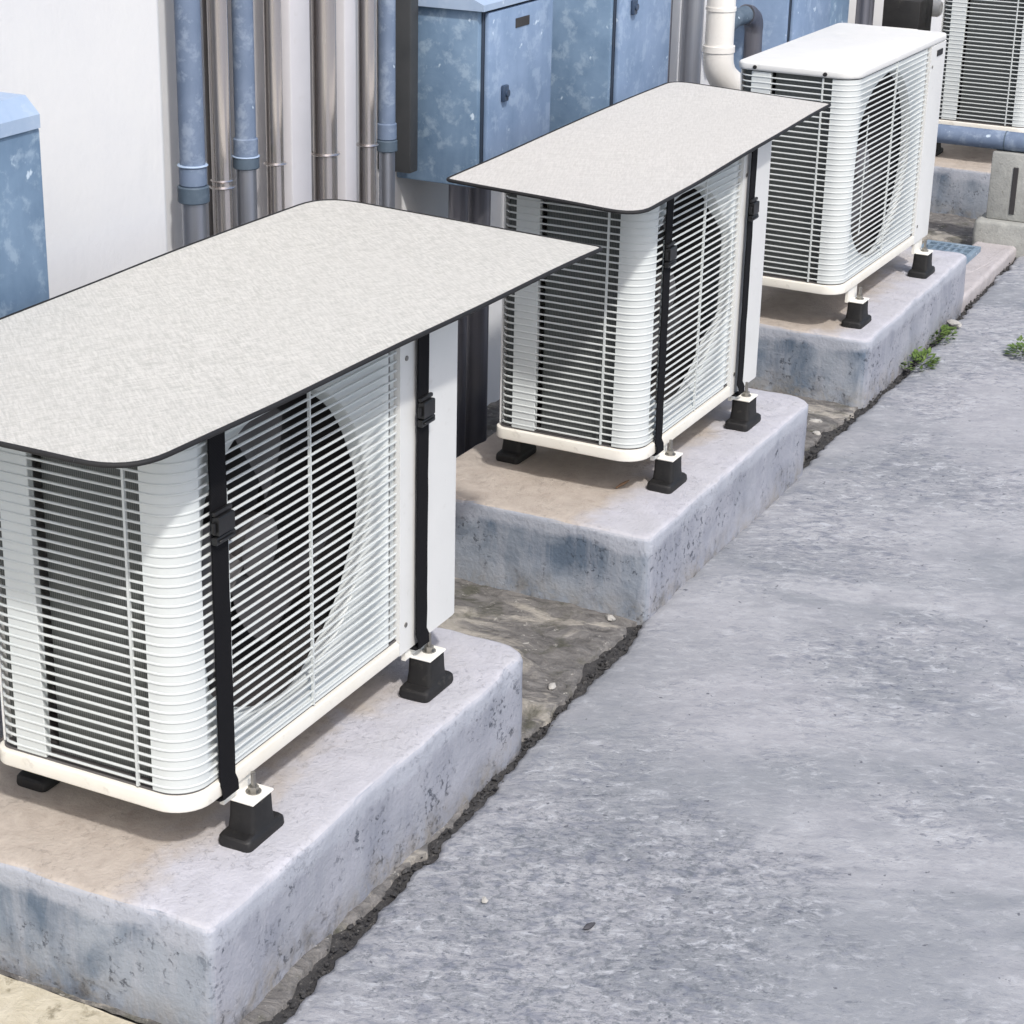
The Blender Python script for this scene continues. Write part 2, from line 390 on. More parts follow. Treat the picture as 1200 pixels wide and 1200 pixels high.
# ------------------------------------------------------------------ concrete plinths
def plinth(label, x0, x1, y0, y1, zt, zb, mat, rad=.018, rightrad=.03, rz=0, seed=0, er_=.012, name='concrete_plinth', cat='plinth', group='concrete plinths under the air conditioners'):
    w, d = x1-x0, y1-y0
    # rounded outline
    pts = []
    for cx, cy, a0, r in ((w-rightrad, rightrad, -90, rightrad), (w-rad, d-rad, 0, rad), (rad, d-rad, 90, rad), (rad, rad, 180, rad)):
        for k in range(5): a = R(a0+22.5*k); pts.append((cx+r*math.cos(a), cy+r*math.sin(a)))
    # resample
    dense = []
    for i, p in enumerate(pts):
        q = pts[(i+1) % len(pts)]; L = math.hypot(q[0]-p[0], q[1]-p[1]); n = max(1, int(L/.018))
        for k in range(n): dense.append((p[0]+(q[0]-p[0])*k/n, p[1]+(q[1]-p[1])*k/n))
    bm = bmesh.new(); H = zt-zb; rings = []
    er = er_
    prof = [(0, -H)]+[(0, -H+(H-er)*k/8) for k in range(1, 9)]+[(er*(1-math.cos(R(a))), -er*(1-math.sin(R(a)))) for a in (22, 45, 68, 90)]
    cx, cy = w/2, d/2
    def ins(p, o):
        return (p[0]+(o if p[0] < cx else -o)*min(1, abs(p[0]-cx)/(.45*w)), p[1]+(o if p[1] < cy else -o)*min(1, abs(p[1]-cy)/(.4*d)))
    for o, z in prof: rings.append([bm.verts.new((*ins(p, o), z)) for p in dense])
    for s in (.9, .75, .55, .3): rings.append([bm.verts.new((cx+(p[0]-cx)*s, cy+(p[1]-cy)*s, 0)) for p in (ins(p, er) for p in dense)])
    n = len(dense)
    for a, b2 in zip(rings, rings[1:]):
        for k in range(n): bm.faces.new((a[k], a[(k+1) % n], b2[(k+1) % n], b2[k]))
    bm.faces.new(rings[-1])
    for v in bm.verts:
        p = v.co+Vector((seed*5, seed*2, 0))
        side = Vector((v.co.x-cx, v.co.y-cy, 0)).normalized()
        amp = 1 if v.co.z < -.002 else .25
        rim = math.exp(-((v.co.z+.008)/.012)**2)
        chipn = max(0., noise.noise(p*17+Vector((3, 9, 0)))-.28)*rim
        v.co += side*((noise.noise(p*6)*.006+noise.noise(p*22)*.0035)*amp-chipn*.016)
        v.co.z -= chipn*.010
        v.co.z += noise.noise(p*5)*.0018+(noise.noise(p*30)*.0015 if v.co.z > -.02 else 0)
    q = MB(); q.bm.free(); q.bm = bm
    o = q.build(name, mat, None, 60)
    o.location = (x0, y0, zt); o.rotation_euler = (0, 0, rz)
    tag(o, label, cat, group); return o
ZS = -.085
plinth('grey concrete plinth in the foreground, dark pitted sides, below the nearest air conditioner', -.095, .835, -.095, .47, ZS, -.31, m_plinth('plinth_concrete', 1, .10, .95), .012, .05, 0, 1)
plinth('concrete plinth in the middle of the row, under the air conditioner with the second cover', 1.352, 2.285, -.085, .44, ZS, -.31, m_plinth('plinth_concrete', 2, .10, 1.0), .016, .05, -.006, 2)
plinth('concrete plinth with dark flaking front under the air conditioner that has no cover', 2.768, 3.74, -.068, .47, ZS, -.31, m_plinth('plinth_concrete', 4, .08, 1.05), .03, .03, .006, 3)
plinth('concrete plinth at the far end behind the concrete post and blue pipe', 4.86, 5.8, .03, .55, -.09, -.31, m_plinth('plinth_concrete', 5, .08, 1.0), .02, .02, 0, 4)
o = plinth('low pinkish concrete kerb ledge running on from the uncovered unit towards the concrete block', 3.22, 4.62, -.060, .075, -.222, -.31, M['kerb'], .012, .012, .010, 6, .012, 'kerb_ledge', 'kerb', None)

# ------------------------------------------------------------------ air conditioners
def arc(cx, cy, r, a0, a1, n):
    return [(cx+r*math.cos(R(a0+(a1-a0)*k/n)), cy+r*math.sin(R(a0+(a1-a0)*k/n)), math.cos(R(a0+(a1-a0)*k/n)), math.sin(R(a0+(a1-a0)*k/n))) for k in range(n+1)]

def air_conditioner(label, loc, rz, W, D, H, fc, fr, dots, seam, foot_z, lid=True, side_ribs=(.081,), badge=False, innermat='dark', blademat='blade', depth=.020):
    u = empty('air_conditioner', loc, rz)
    tag(u, label, 'air conditioner', 'outdoor air conditioners along the wall')
    RC = .048; z0, z1 = .0265, H-.022
    # outline path of the wrap-round grille: back of left side -> front-left corner -> front
    def path(off, xend, yback):
        p = [(off+.012, yback+.004, -.35, .93), (off+.002, yback-.006, -.9, .4)]
        ys = [yback-.02-(yback-.02-RC)*k/6 for k in range(7)]
        p += [(off, y, -1, 0) for y in ys]
        p += arc(RC, RC, RC-off, 180, 270, 8)[1:]
        p += [(RC+(xend-RC)*k/6, off, 0, -1) for k in range(1, 7)]
        return p
    # slats
    b = MB(); pitch = .01372; n = int((z1-z0)/pitch)
    prof = [(-.0032, -.0015), (-.0009, -.0017), (0, -.0008), (0, .0008), (-.0009, .0017), (-.0032, .0015)]
    pa = path(0, seam-.004, D-.012)
    for i in range(n):
        b.sweep(pa, prof, z0+.008+i*pitch)
    b.build('grille', M['grille'], u, 40)
    # vertical ribs behind the slats
    for bx_ in ((fc+.0386, fc+.0414, -.0010, .0034, z0, z1), (fc-.16, fc-.158, .0010, .0034, z0+.10, z1-.10)):
        b = MB(); b.box(*bx_); b.build('grille_rib', M['grille'], u, 0)
    for y in side_ribs:
        b = MB(); b.box(-.0010, .0034, y-.0018, y+.0018, z0, z1); b.build('grille_rib', M['grille'], u, 0)
    # shell behind the slats
    b = MB(); bm = b.bm
    off = .0015; offi = depth
    yw = .058                                           # front corner shell reaches this far round the side
    b.strip([(off, yw)]+[(p[0], p[1]) for p in arc(RC, RC, RC-off, 180, 270, 8)], z0, z1)
    b.build('corner_shell', M['grille'], u, 40, False)
    b = MB(); b.box(off, off+.012, D-.085, D-.035, z0, z1, .001, 1); b.build('rear_post', M['grille'], u, 0)
    b = MB(); bm = b.bm
    # front sheet with round opening
    xa, xb = RC, dots-.006
    cz = (z0+z1)/2-.002
    angs = sorted(set([2*math.pi*k/96 for k in range(96)]+[math.atan2(zz-cz, xx-fc) % (2*math.pi) for xx in (xa, xb) for zz in (z0, z1)]))
    inner, outer, lip, lip2 = [], [], [], []
    for a in angs:
        ca, sa = math.cos(a), math.sin(a)
        ts = []
        if ca > 1e-9: ts.append((xb-fc)/ca)
        if ca < -1e-9: ts.append((xa-fc)/ca)
        if sa > 1e-9: ts.append((z1-cz)/sa)
        if sa < -1e-9: ts.append((z0-cz)/sa)
        t_ = min(ts); r_ = min(fr, t_-.002)
        outer.append(bm.verts.new((fc+ca*t_, off, cz+sa*t_)))
        wgt = max(0., min(1., (t_-r_)/.045)); yi = off+(offi-off)*wgt
        inner.append(bm.verts.new((fc+ca*r_, yi, cz+sa*r_)))
        r2 = min(fr*.988, r_-.001); r3 = min(fr*.972, r_-.003)
        lip.append(bm.verts.new((fc+ca*r2, yi+.004, cz+sa*r2)))
        lip2.append(bm.verts.new((fc+ca*r3, yi+.022, cz+sa*r3)))
    k_ = len(angs)
    for i in range(k_):
        j = (i+1) % k_
        bm.faces.new((inner[i], inner[j], outer[j], outer[i]))
        bm.faces.new((lip[i], lip[j], inner[j], inner[i]))
        bm.faces.new((lip2[i], lip2[j], lip[j], lip[i]))
    b.build('shell', M['grille'], u, 40, False).name = 'fan_surround'
    # dark notched column at the end of the slats
    b = MB(); b.box(dots-.0055, dots+.0065, .0075, .012, z0, z1); b.build('notch_strip', M['notch'], u, 0)
    b = MB(); b.box(dots+.0070, seam-.002, .0065, .012, z0, z1); b.build('grille_edge', M['grille'], u, 0)
    # plain service panel
    b = MB(); b.prism([(seam, -.0032), (W-.006, -.0032), (W+.003, -.0015), (W+.0055, .002), (W+.0055, D), (W, D), (W, .012), (seam, .012)], -.0012, H-.0205)
    sp = b.build('service_panel', M['white'], u, 30)
    for zz in (.045, H-.075):
        b = MB(); b.tube([(seam+.018, -.0048, zz), (seam+.018, -.001, zz)], .004, 10); b.build('screw', M['bolt'], sp, 40)
    if badge:
        b = MB(); b.box(W-.082, W-.034, -.0056, -.001, H-.052, H-.036, .001, 1); b.build('badge', M['black'], u, 0)
    # inside
    b = MB(); b.box(.024, .030, .055, D-.09, z0, z1); b.build('coil', M['coil'], u, 0)
    b = MB(); b.box(.021, .027, D-.033, D-.012, z0, z1); b.build('coil', M['coil'], u, 0)
    b = MB(); b.prism([(.034, .064), (.040, .064), (.040, .150), (seam-.012, .150), (seam-.012, .064), (seam-.006, .064), (seam-.006, .156), (.034, .156)], z0, z1)
    b.build('inner_housing', M[innermat], u, 0)
    b = MB(); b.box(.014, W-.006, D-.006, D-.002, z0, z1); b.build('rear_panel', M['white'], u, 0)
    # fan with three swept blades
    fan = MB(); bm = fan.bm
    for kb in range(3):
        rows = []
        for i in range(9):
            rr = .045+(fr*.86-.045)*i/8
            row = []
            for j in range(9):
                a = R(kb*120+14+ (58+8*math.sin(i/8*3))*(j/8)+i*4.5)
                row.append(bm.verts.new((fc+rr*math.cos(a), .100-.045*(j/8)+.012*math.sin(j/8*3.1), cz+rr*math.sin(a))))
            rows.append(row)
        for p, q in zip(rows, rows[1:]):
            for j in range(8): bm.faces.new((p[j], p[j+1], q[j+1], q[j]))
    f = fan.build('fan', M[blademat], u, 60, False)
    b = MB(); b.tube([(fc, .05, cz), (fc, .058, cz), (fc, .12, cz)], [.030, .045, .047], 28); b.build('fan_hub', M[blademat], f, 40)
    # base pan
    def outline(e, pan=False):
        pts = []
        for cx, cy, a0 in ((W-.012, .012, -90), (W-.012, D-.02, 0), (.02, D-.02, 90)):
            rr = (.0105 if pan else .012+e) if cx > .1 and cy < .1 else .02+e
            pts += [(p[0], p[1]) for p in arc(cx, cy, rr, a0, a0+90, 5)]
        pts += [(p[0], p[1]) for p in arc(RC, RC, RC+e, 180, 270, 8)]
        if pan: pts += [(seam-.003, -e), (seam-.003, .0015)]
        return pts
    b = MB(); b.prism(outline(.0045, True), 0, .023, .0025); b.build('base_pan', M['cream'], u, 40)
    b = MB(); b.prism(outline(-.003), .0231, .0262); b.build('base_seal', M['blade'], u, 40)
    # lid
    b = MB(); b.prism(outline(.004), H-.020, H, .006); lo = b.build('top_panel', M['white'], u, 40)
    for (sx, sy) in ((.012, D-.045), (.010, .075)):
        b = MB()
        b.tube([(sx-.012 if sy > 0 else sx, sy, H-.011), (sx-.020 if sy > 0 else sx, sy-(0 if sy > 0 else .005), H-.011)], .0048, 10)
        b.build('screw', M['black'], lo, 40)
    # mounting feet
    for fx, fy, sgn in ((.125, -.012, -1), (dots+.09, -.012, -1), (.12, D+.012, 1), (dots+.09, D+.012, 1)):
        # white steel bracket that comes out from under the pan
        b = MB()
        b.box(fx-.026, fx+.026, min(fy-.021*1, fy+.021), fy+.021, foot_z+.060, foot_z+.0645, .0015, 1)
        ya, yb = (fy+.0135, fy+.0205) if sgn < 0 else (fy-.0205, fy-.0135)
        b.prism([(fx-.044, ya), (fx+.024, ya), (fx+.024, yb), (fx-.044, yb)], foot_z+.0635, -.0008)
        b.box(fx-.05, fx+.03, *( (fy+.018, fy+.05) if sgn < 0 else (fy-.05, fy-.018)), -.005, -.0012)
        br = b.build('foot_bracket', M['whitepaint'], u, 30)
        # tapered rubber block on a wide flange
        b = MB(); bm = b.bm
        lv = [(.046, .026, 0), (.047, .027, .004), (.046, .026, .013), (.043, .024, .016), (.028, .0225, .018), (.0255, .021, .035), (.024, .0205, .0595)]
        rings = []
        for hx, hy, z in lv:
            r = min(hx, hy)*.35; ring = []
            for cx, cy, a0 in ((hx-r, hy-r, 0), (-hx+r, hy-r, 90), (-hx+r, -hy+r, 180), (hx-r, -hy+r, 270)):
                for k in range(4): a = R(a0+30*k); ring.append(bm.verts.new((fx+cx+r*math.cos(a), fy+cy+r*math.sin(a), foot_z+z)))
            rings.append(ring)
        for p, q in zip(rings, rings[1:]):
            for k in range(16): bm.faces.new((p[k], p[(k+1) % 16], q[(k+1) % 16], q[k]))
        bm.faces.new(rings[0][::-1]); bm.faces.new(rings[-1])
        b.build('rubber_foot', M['black'], br, 35)
        b = MB(); zt = foot_z+.0645
        b.tube([(fx+.004, fy-.002, zt-.004), (fx+.004, fy-.002, zt+.030)], .0036, 10)
        b.tube([(fx+.004, fy-.002, zt), (fx+.004, fy-.002, zt+.0015)], .011, 14)
        b.tube([(fx+.004, fy-.002, zt+.0015), (fx+.004, fy-.002, zt+.009)], .0075, 6)
        b.build('bolt', M['bolt'], br, 30)
    return u

FZ = ZS
air_conditioner('white outdoor air conditioner in the foreground under the large grey cover', (0, 0, 0), 0, .7276, .318, .548, .268, .228, .530, .550, FZ)
air_conditioner('white air conditioner under the second cover, its left grille half hidden by the first cover', (1.499, .008, -.003), -.0107, .632, .31, .548, .242, .220, .452, .472, FZ+.003)
air_conditioner('uncovered white air conditioner with bare top panel and a small dark badge', (2.772, .021, .014), -.02, .735, .298, .548, .286, .236, .585, .602, FZ-.014, badge=True, innermat='litblade', blademat='litblade', depth=.010)
air_conditioner('white air conditioner at the far right end, behind the horizontal blue pipe', (4.93, .062, .030), 0, .73, .335, .60, .270, .216, .530, .550, FZ-.035)

# ------------------------------------------------------------------ covers
def cover(label, corners, radii, z, mat, straps, zbuck, group='strapped covers on the air conditioners'):
    cen = sum((Vector((*c, 0)) for c in corners), Vector())/4
    u = empty('sun_cover', (cen.x, cen.y, z))
    tag(u, label, 'cover', group)
    pts = []
    n = len(corners)
    for i in range(n):
        p = Vector(corners[i]); a = Vector(corners[i-1]); c = Vector(corners[(i+1) % n]); r = radii[i]
        d1 = (a-p).normalized(); d2 = (c-p).normalized()
        s, e = p+d1*r, p+d2*r
        for k in range(9):
            t_ = k/8; pts.append(s*(1-t_)**2+p*2*t_*(1-t_)+e*t_**2)
    dense = []
    for i, p in enumerate(pts):
        q = pts[(i+1) % len(pts)]; m = max(1, int((q-p).length/.03))
        for k in range(m): dense.append(p+(q-p)*k/m)
    loc = [Vector((p.x-cen.x, p.y-cen.y, 0)) for p in dense]
    def zz(p): return noise.noise(Vector((p.x*3, p.y*3, z*30)))*.0032-max(0., p.x-.35)**2*.03
    b = MB(); bm = b.bm; top = []; bot = []
    for s in [1-.07*k for k in range(14)]:
        top.append([bm.verts.new((p.x*s, p.y*s, zz(p*s))) for p in loc])
        bot.append([bm.verts.new((p.x*s, p.y*s, zz(p*s)-.004)) for p in loc])
    m = len(loc)
    for rings in (top, bot):
        for a, c in zip(rings, rings[1:]):
            for k in range(m): bm.faces.new((a[k], a[(k+1) % m], c[(k+1) % m], c[k]))
        bm.faces.new(rings[-1])
    for k in range(m): bm.faces.new((top[0][k], top[0][(k+1) % m], bot[0][(k+1) % m], bot[0][k]))
    b.build('cover_sheet', mat, u, 50)
    b = MB()
    lp = [(p.x*1.001, p.y*1.001, zz(p)-.002) for p in loc]
    b.tube(lp+[lp[0]], .0034, 10, False); b.build('edge_binding', M['piping'], u, 60)
    for (sx, yf, zb, wd, up) in straps:
        b = MB(); w2 = wd/2
        X = sx-cen.x; Y = yf-cen.y
        path = [(Y-.020, -.006), (Y-.010, -.010), (Y-.0045, -.020)]
        path += [(Y-.0045+noise.noise(Vector((sx*5, k*.7, 0)))*.0012, -.02-(z-.02-.02)*k/16) for k in range(1, 17)]
        path += [(Y-.0085, -(z-.012)), (Y-.0095, -(z+.002)), (Y-.004, -(z+.0055)), (Y+.10, -(z+.0055))]
        bm = b.bm; rows = []
        for i, (y, zl) in enumerate(path):
            pv = path[max(0, i-1)]; nx = path[min(len(path)-1, i+1)]
            ty, tz = nx[0]-pv[0], nx[1]-pv[1]; L = math.hypot(ty, tz) or 1
            oy, oz = tz/L*.0013, -ty/L*.0013
            tw = noise.noise(Vector((sx, zl*3, 5)))*.0015
            rows.append([bm.verts.new((X-w2+tw, y+oy, zl+oz)), bm.verts.new((X+w2+tw, y+oy, zl+oz)), bm.verts.new((X+w2+tw, y-oy, zl-oz)), bm.verts.new((X-w2+tw, y-oy, zl-oz))])
        for a, c in zip(rows, rows[1:]):
            for k in range(4): bm.faces.new((a[k], a[(k+1) % 4], c[(k+1) % 4], c[k]))
        bm.faces.new(rows[0]); bm.faces.new(rows[-1])
        st = b.build('strap', M['web'], u, 30)
        # side-release buckle
        b = MB(); zl = zb-z
        hw = w2+.0035
        b.prism([(X-hw, Y-.015), (X+hw, Y-.015), (X+hw, Y-.0065), (X-hw, Y-.0065)], zl-.026, zl-.015, .002)
        b.prism([(X-hw*.86, Y-.0165), (X+hw*.86, Y-.0165), (X+hw*.86, Y-.0065), (X-hw*.86, Y-.0065)], zl-.0145, zl+.012, .003)
        b.box(X-hw-.003, X-hw*.86, Y-.0135, Y-.0075, zl-.010, zl+.006, .002, 2)
        b.box(X+hw*.86, X+hw+.003, Y-.0135, Y-.0075, zl-.010, zl+.006, .002, 2)
        b.box(X-hw*.95, X+hw*.95, Y-.0125, Y-.0065, zl+.0125, zl+.019, .002, 2)
        b.box(X-hw*.8, X+hw*.8, Y-.0178, Y-.0152, zl-.022, zl-.019, .0008, 1)
        b.build('buckle', M['buckle'], st, 40)
    return u
cover('large grey felt cover with black bound edge on the nearest air conditioner',
      [(-.172, -.062), (1.014, -.113), (1.098, .460), (-.168, .440)], [.075, .014, .09, .05], .5545, M['cover1'],
      [(.082, 0, .392, .035, 0), (.606, -.0055, .388, .032, 0)], 0)
cover('narrower pale woven cover with thin dark edge on the second air conditioner',
      [(1.247, -.074), (2.418, -.032), (2.518, .380), (1.322, .338)], [.07, .010, .06, .014], .5515, M['cover2'],
      [(1.583, .006, .400, .031, 0), (2.002, -.0060, .402, .030, 0)], 0)

# ------------------------------------------------------------------ building wall with recessed bay
b = MB()
YF, YR = .665, .745; XE = .925
pts = [(-8, YF), (XE-.02, YF)]+[(XE-.02+.02*math.sin(R(a)), YF+.02-.02*math.cos(R(a))) for a in (22, 45, 68, 90)]+[(XE, YR), (13, YR), (13, 1.4), (-8, 1.4)]
b.prism(pts, -.34, 3.1)
tag(b.build('building_wall', M['plaster'], None, 35), 'white plastered building wall behind the row of air conditioners, with recessed bay', 'wall')

# ------------------------------------------------------------------ vertical pipes in the bay
def vpipe(name, label, cat, group, x, y, r, mat, z0=-.30, z1=2.6, rings=(), ringmat=None, lowmat=None, lean=0):
    """rings: (z, height, extra radius, material or None)"""
    u = empty(name, (x, y, z0)); tag(u, label, cat, group)
    zsplit = min([q[0] for q in rings], default=None) if lowmat else None
    def X(z): return lean*(z-z0)
    if zsplit is not None:
        b = MB(); b.tube([(X(z0), 0, 0), (X(zsplit), 0, zsplit-z0)], r*.95, 20); b.build('lower_pipe', lowmat, u, 40)
        b = MB(); b.tube([(X(zsplit), 0, zsplit-z0), (X(z1), 0, z1-z0)], r, 20); b.build('upper_pipe', mat, u, 40)
    else:
        b = MB(); b.tube([(X(z0), 0, 0), (X(z1), 0, z1-z0)], r, 20); b.build('pipe_tube', mat, u, 40)
    for z, h, e, m in rings:
        b = MB(); zz = z-z0
        b.tube([(X(z), 0, zz), (X(z), 0, zz+.002), (X(z), 0, zz+h-.002), (X(z), 0, zz+h)], [r+e-.002, r+e, r+e, r+e-.002], 20)
        b.build('coupling', m or ringmat or mat, u, 40)
    return u
GB, GS = 'blue grey pipes on the wall', 'warm grey steel pipes on the wall'
PY = .668
vpipe('blue_pipe', 'thick blue grey pipe with two stacked couplings, nearest the plain white wall', 'pipe', GB, .998, PY, .0225, M['bluepipe'], rings=((.533, .030, .0055, M['coupling']), (.5635, .034, .002, M['bluepipe']), (.597, .004, .005, M['bluelid'])), lowmat=M['steelgrey'])
vpipe('cable', 'thin dark green cable between the first blue pipe and a steel pipe', 'cable', None, 1.045, .70, .006, m_painted('dark_green_cable', (.03, .04, .03, 1), (.05, .06, .045, 1), .5))
vpipe('steel_pipe', 'warm grey steel pipe between the two left blue pipes', 'pipe', GS, 1.087, PY, .018, M['steel'], rings=((.541, .004, .006, M['steel']), (.553, .004, .003, M['steel'])))
vpipe('blue_pipe', 'thinner blue grey pipe with dark coupling between two steel pipes', 'pipe', GB, 1.165, PY, .0195, M['bluepipe'], rings=((.562, .022, .005, M['coupling']), (.5845, .034, .003, M['bluepipe']), (.583, .003, .006, M['bluelid'])), lowmat=M['steelgrey'])
vpipe('steel_pipe', 'slim warm grey steel pipe right of the thinner blue pipe', 'pipe', GS, 1.262, PY, .0165, M['steel'], rings=((.551, .004, .006, M['steel']),))
vpipe('steel_pipe', 'widest warm grey steel pipe, in the middle of the bay', 'pipe', GS, 1.440, PY, .0235, M['steel'], rings=((.537, .004, .006, M['steel']),))
for lab, xa, xb in (('wider flat pale strip added over the shaded wall left of the widest steel pipe', 1.296, 1.366), ('narrower flat pale strip added over the shaded wall right of the widest steel pipe', 1.490, 1.534)):  # pale boxes added proud of the shaded wall so it looks lit there
    b = MB(); b.box(xa, xb, .652, .7445, -.3, 2.6, .004, 2); tag(b.build('bright_wall_strip', M['wallstrip'], None, 35), lab, 'bright_wall_strip', 'pale strips added over the shaded bay wall')
vpipe('steel_pipe', 'warm grey steel pipe beside the right blue pipe', 'pipe', GS, 1.600, PY, .0175, M['steel'], rings=((.526, .004, .006, M['steel']),))
vpipe('blue_pipe', 'blue grey pipe next to the blue cabinet with door, dark ring low down', 'pipe', GB, 1.680, PY, .0175, M['bluepipe'], rings=((.500, .024, .004, M['coupling']), (.5245, .034, .0025, M['bluepipe'])), lowmat=M['steelgrey'])
vpipe('dark_pipe_or_shade', 'dark conduit dropping below the cabinet, left of a pair', 'pipe', 'dark conduits below the cabinet', 1.925, .63, .022, M['darkpipe'], z1=.398)
vpipe('dark_pipe_or_shade', 'thicker dark conduit dropping below the cabinet, right of a pair', 'pipe', 'dark conduits below the cabinet', 2.010, .63, .032, M['darkpipe'], z1=.398)
vpipe('steel_pipe', 'grey steel pipe between the tall blue cabinet and the white drain pipe', 'pipe', GS, 3.33, .66, .031, M['steelgrey'])
vpipe('steel_pipe', 'narrow warm grey pipe beside the right edge of the tall blue cabinet', 'pipe', GS, 3.145, .67, .020, M['steel'])
vpipe('dark_pipe_or_shade', 'thin dark conduit behind the tall blue cabinet edge', 'pipe', None, 3.24, .70, .016, M['darkpipe'])
for k_, (xx, rr) in enumerate(((1.128, .013), (1.222, .014), (1.392, .015), (1.560, .013))):  # dark rods added where the pipes' shadows fall on the bay wall
    vpipe('dark_pipe_or_shade', 'thin dark brown rod standing in for pipe shadow on the bay wall', 'pipe', 'pipe shadow rods in the bay', xx, .712, rr, M['pipeshade'])
# black bracket box beside the cabinet
b = MB(); b.box(1.772, 1.806, .665, .7445, .435, .80, .003, 2)
tag(b.build('cable_tray', m_painted('grey_black_tray', (.03, .033, .036, 1), (.05, .052, .055, 1), .5), None, 30), 'narrow dark cable tray beside the blue cabinet with door', 'cable tray')

# ------------------------------------------------------------------ blue cabinets
def cabinet(label, x0, x1, yf, yb, z0, z1, door, lid=None, slot=True, handle=True, mat=None):
    u = empty('blue_cabinet', ((x0+x1)/2, (yf+yb)/2, z0)); tag(u, label, 'cabinet', 'blue cabinets on the wall')
    ox, oy, oz = u.location
    def bx(name, m, p, *a, **k):
        q = MB(); q.box(a[0]-ox, a[1]-ox, a[2]-oy, a[3]-oy, a[4]-oz, a[5]-oz, k.get('bev', .004), 2); return q.build(name, m, p, 35)
    bx('cabinet_body', mat or M['blue'], u, x0, x1, yf, yb, z0, z1)
    if lid:
        q = MB(); h = lid; lo_ = .006 if door else -.004; ov = .018 if door else .004
        pr = [(yf-ov, z1+.0005), (yb, z1+.0005), (yb, z1+h), (yf+.02, z1+h), (yf-ov, z1+h*.45)]
        bm = q.bm; A = [bm.verts.new((x0-.012-ox, y-oy, z-oz)) for y, z in pr]; B = [bm.verts.new((x1+lo_-ox, y-oy, z-oz)) for y, z in pr]
        n = len(pr)
        for k in range(n): bm.faces.new((A[k], A[(k+1) % n], B[(k+1) % n], B[k]))
        bm.faces.new(A); bm.faces.new(B)
        q.build('cabinet_lid', M['bluelid'], u, 20)
    if door:
        dx0, dx1, dz0, dz1 = door
        # dark seal frame the door sits on, then the door leaf
        bx('door_seal', m_painted('dark_seal', (.02, .03, .05, 1), (.03, .045, .07, 1), .6), u, dx0-.006, dx1+.006, yf-.004, yf-.0005, dz0-.006, dz1+.006, bev=.0005)
        d = bx('door', M['bluedoor'], u, dx0, dx1, yf-.016, yf-.0045, dz0, dz1, bev=.003)
        if handle:
            q = MB(); hx = dx0+.055*(dx1-dx0)/.3; hz = dz1-.55*(dz1-dz0) if slot else dz1-.42*(dz1-dz0)
            q.box(hx-ox, hx+.022-ox, yf-.026-oy, yf-.0165-oy, hz-oz, hz+.035-oz, .003, 2)
            q.tube([(hx+.011-ox, yf-.030-oy, hz+.018-oz), (hx+.011-ox, yf-.026-oy, hz+.018-oz)], .008, 14)
            q.build('handle', m_painted('dark_blue_lock', (.03, .05, .09, 1), (.04, .065, .11, 1), .4), d, 35)
        if slot:
            q = MB(); q.box(dx0+.12-ox, dx0+.185-ox, yf-.0178-oy, yf-.0162-oy, dz1-.045-oz, dz1-.025-oz, .0006, 1); q.build('vent_slot', M['dark'], d, 0)
    return u
cabinet('weathered blue cabinet with pale door and small vent slot, between pipes and the tall cabinet', 1.853, 2.185, .551, .7445, .402, .772, (1.872, 2.178, .418, .766), .03)
cabinet('taller weathered blue cabinet with its left side in view behind the second cover', 2.405, 2.735, .496, .7445, .25, 1.02, (2.42, 2.728, .27, 1.0), .03, slot=False)
cabinet('mottled blue cabinet with pale lid standing alone at the left edge of the photo', -.25, .392, .50, .664, .18, .787, None, .045)
b = None
cabinet('blue cabinet far along the wall behind the uncovered air conditioner', 3.80, 4.17, .55, .7445, .05, .86, (3.815, 4.155, .07, .84), None, slot=False, handle=False, mat=M['bluedoor'])
cabinet('slim blue cabinet furthest along the wall, beside the valve box', 4.25, 4.46, .57, .7445, .05, .86, None, None)

# ------------------------------------------------------------------ white drain pipe, blue elbow pipe
u = empty('drain_pipe', (3.44, .62, .40)); tag(u, 'thick white plastic drain pipe with an elbow, behind the end of the second cover', 'pipe')
b = MB(); b.tube([(0, 0, .075), (0, 0, 2.2)], .040, 24); b.build('pipe_tube', M['pvc'], u, 40)
b = MB()
pth = [(0, 0, .08), (0, 0, .05)]+[(.085*(1-math.cos(R(a))), -.03*(1-math.cos(R(a))), .05-.085*math.sin(R(a))) for a in (15, 30, 45, 60)]+[(.12, -.045, -.08), (.20, -.07, -.20)]
b.tube(pth, .0425, 24); b.build('elbow', M['pvc'], u, 60)
b = MB(); b.tube([(0, 0, .065), (0, 0, .082)], .045, 24); b.build('coupling', M['pvc'], u, 40)
b = MB(); b.tube([(0, 0, .178), (0, 0, .188)], .0425, 24); b.build('coupling', M['pvc'], u, 40)
u = empty('blue_pipe', (3.62, .66, .52)); tag(u, 'short blue pipe that turns down through an elbow beside the white drain pipe', 'pipe', GB)
b = MB(); b.tube([(-.03, .02, -.03), (.06, .01, 0), (.13, 0, .005)], .026, 20); b.build('pipe_tube', M['coupling'], u, 60)
b = MB(); b.tube([(.13, 0, .005)]+[(.13+.06*math.sin(R(a)), -.01*math.sin(R(a)), .005-.06*(1-math.cos(R(a)))) for a in (20, 40, 60, 80, 90)]+[(.19, -.012, -.25)], .030, 20); b.build('elbow', M['darkpipe'], u, 60)

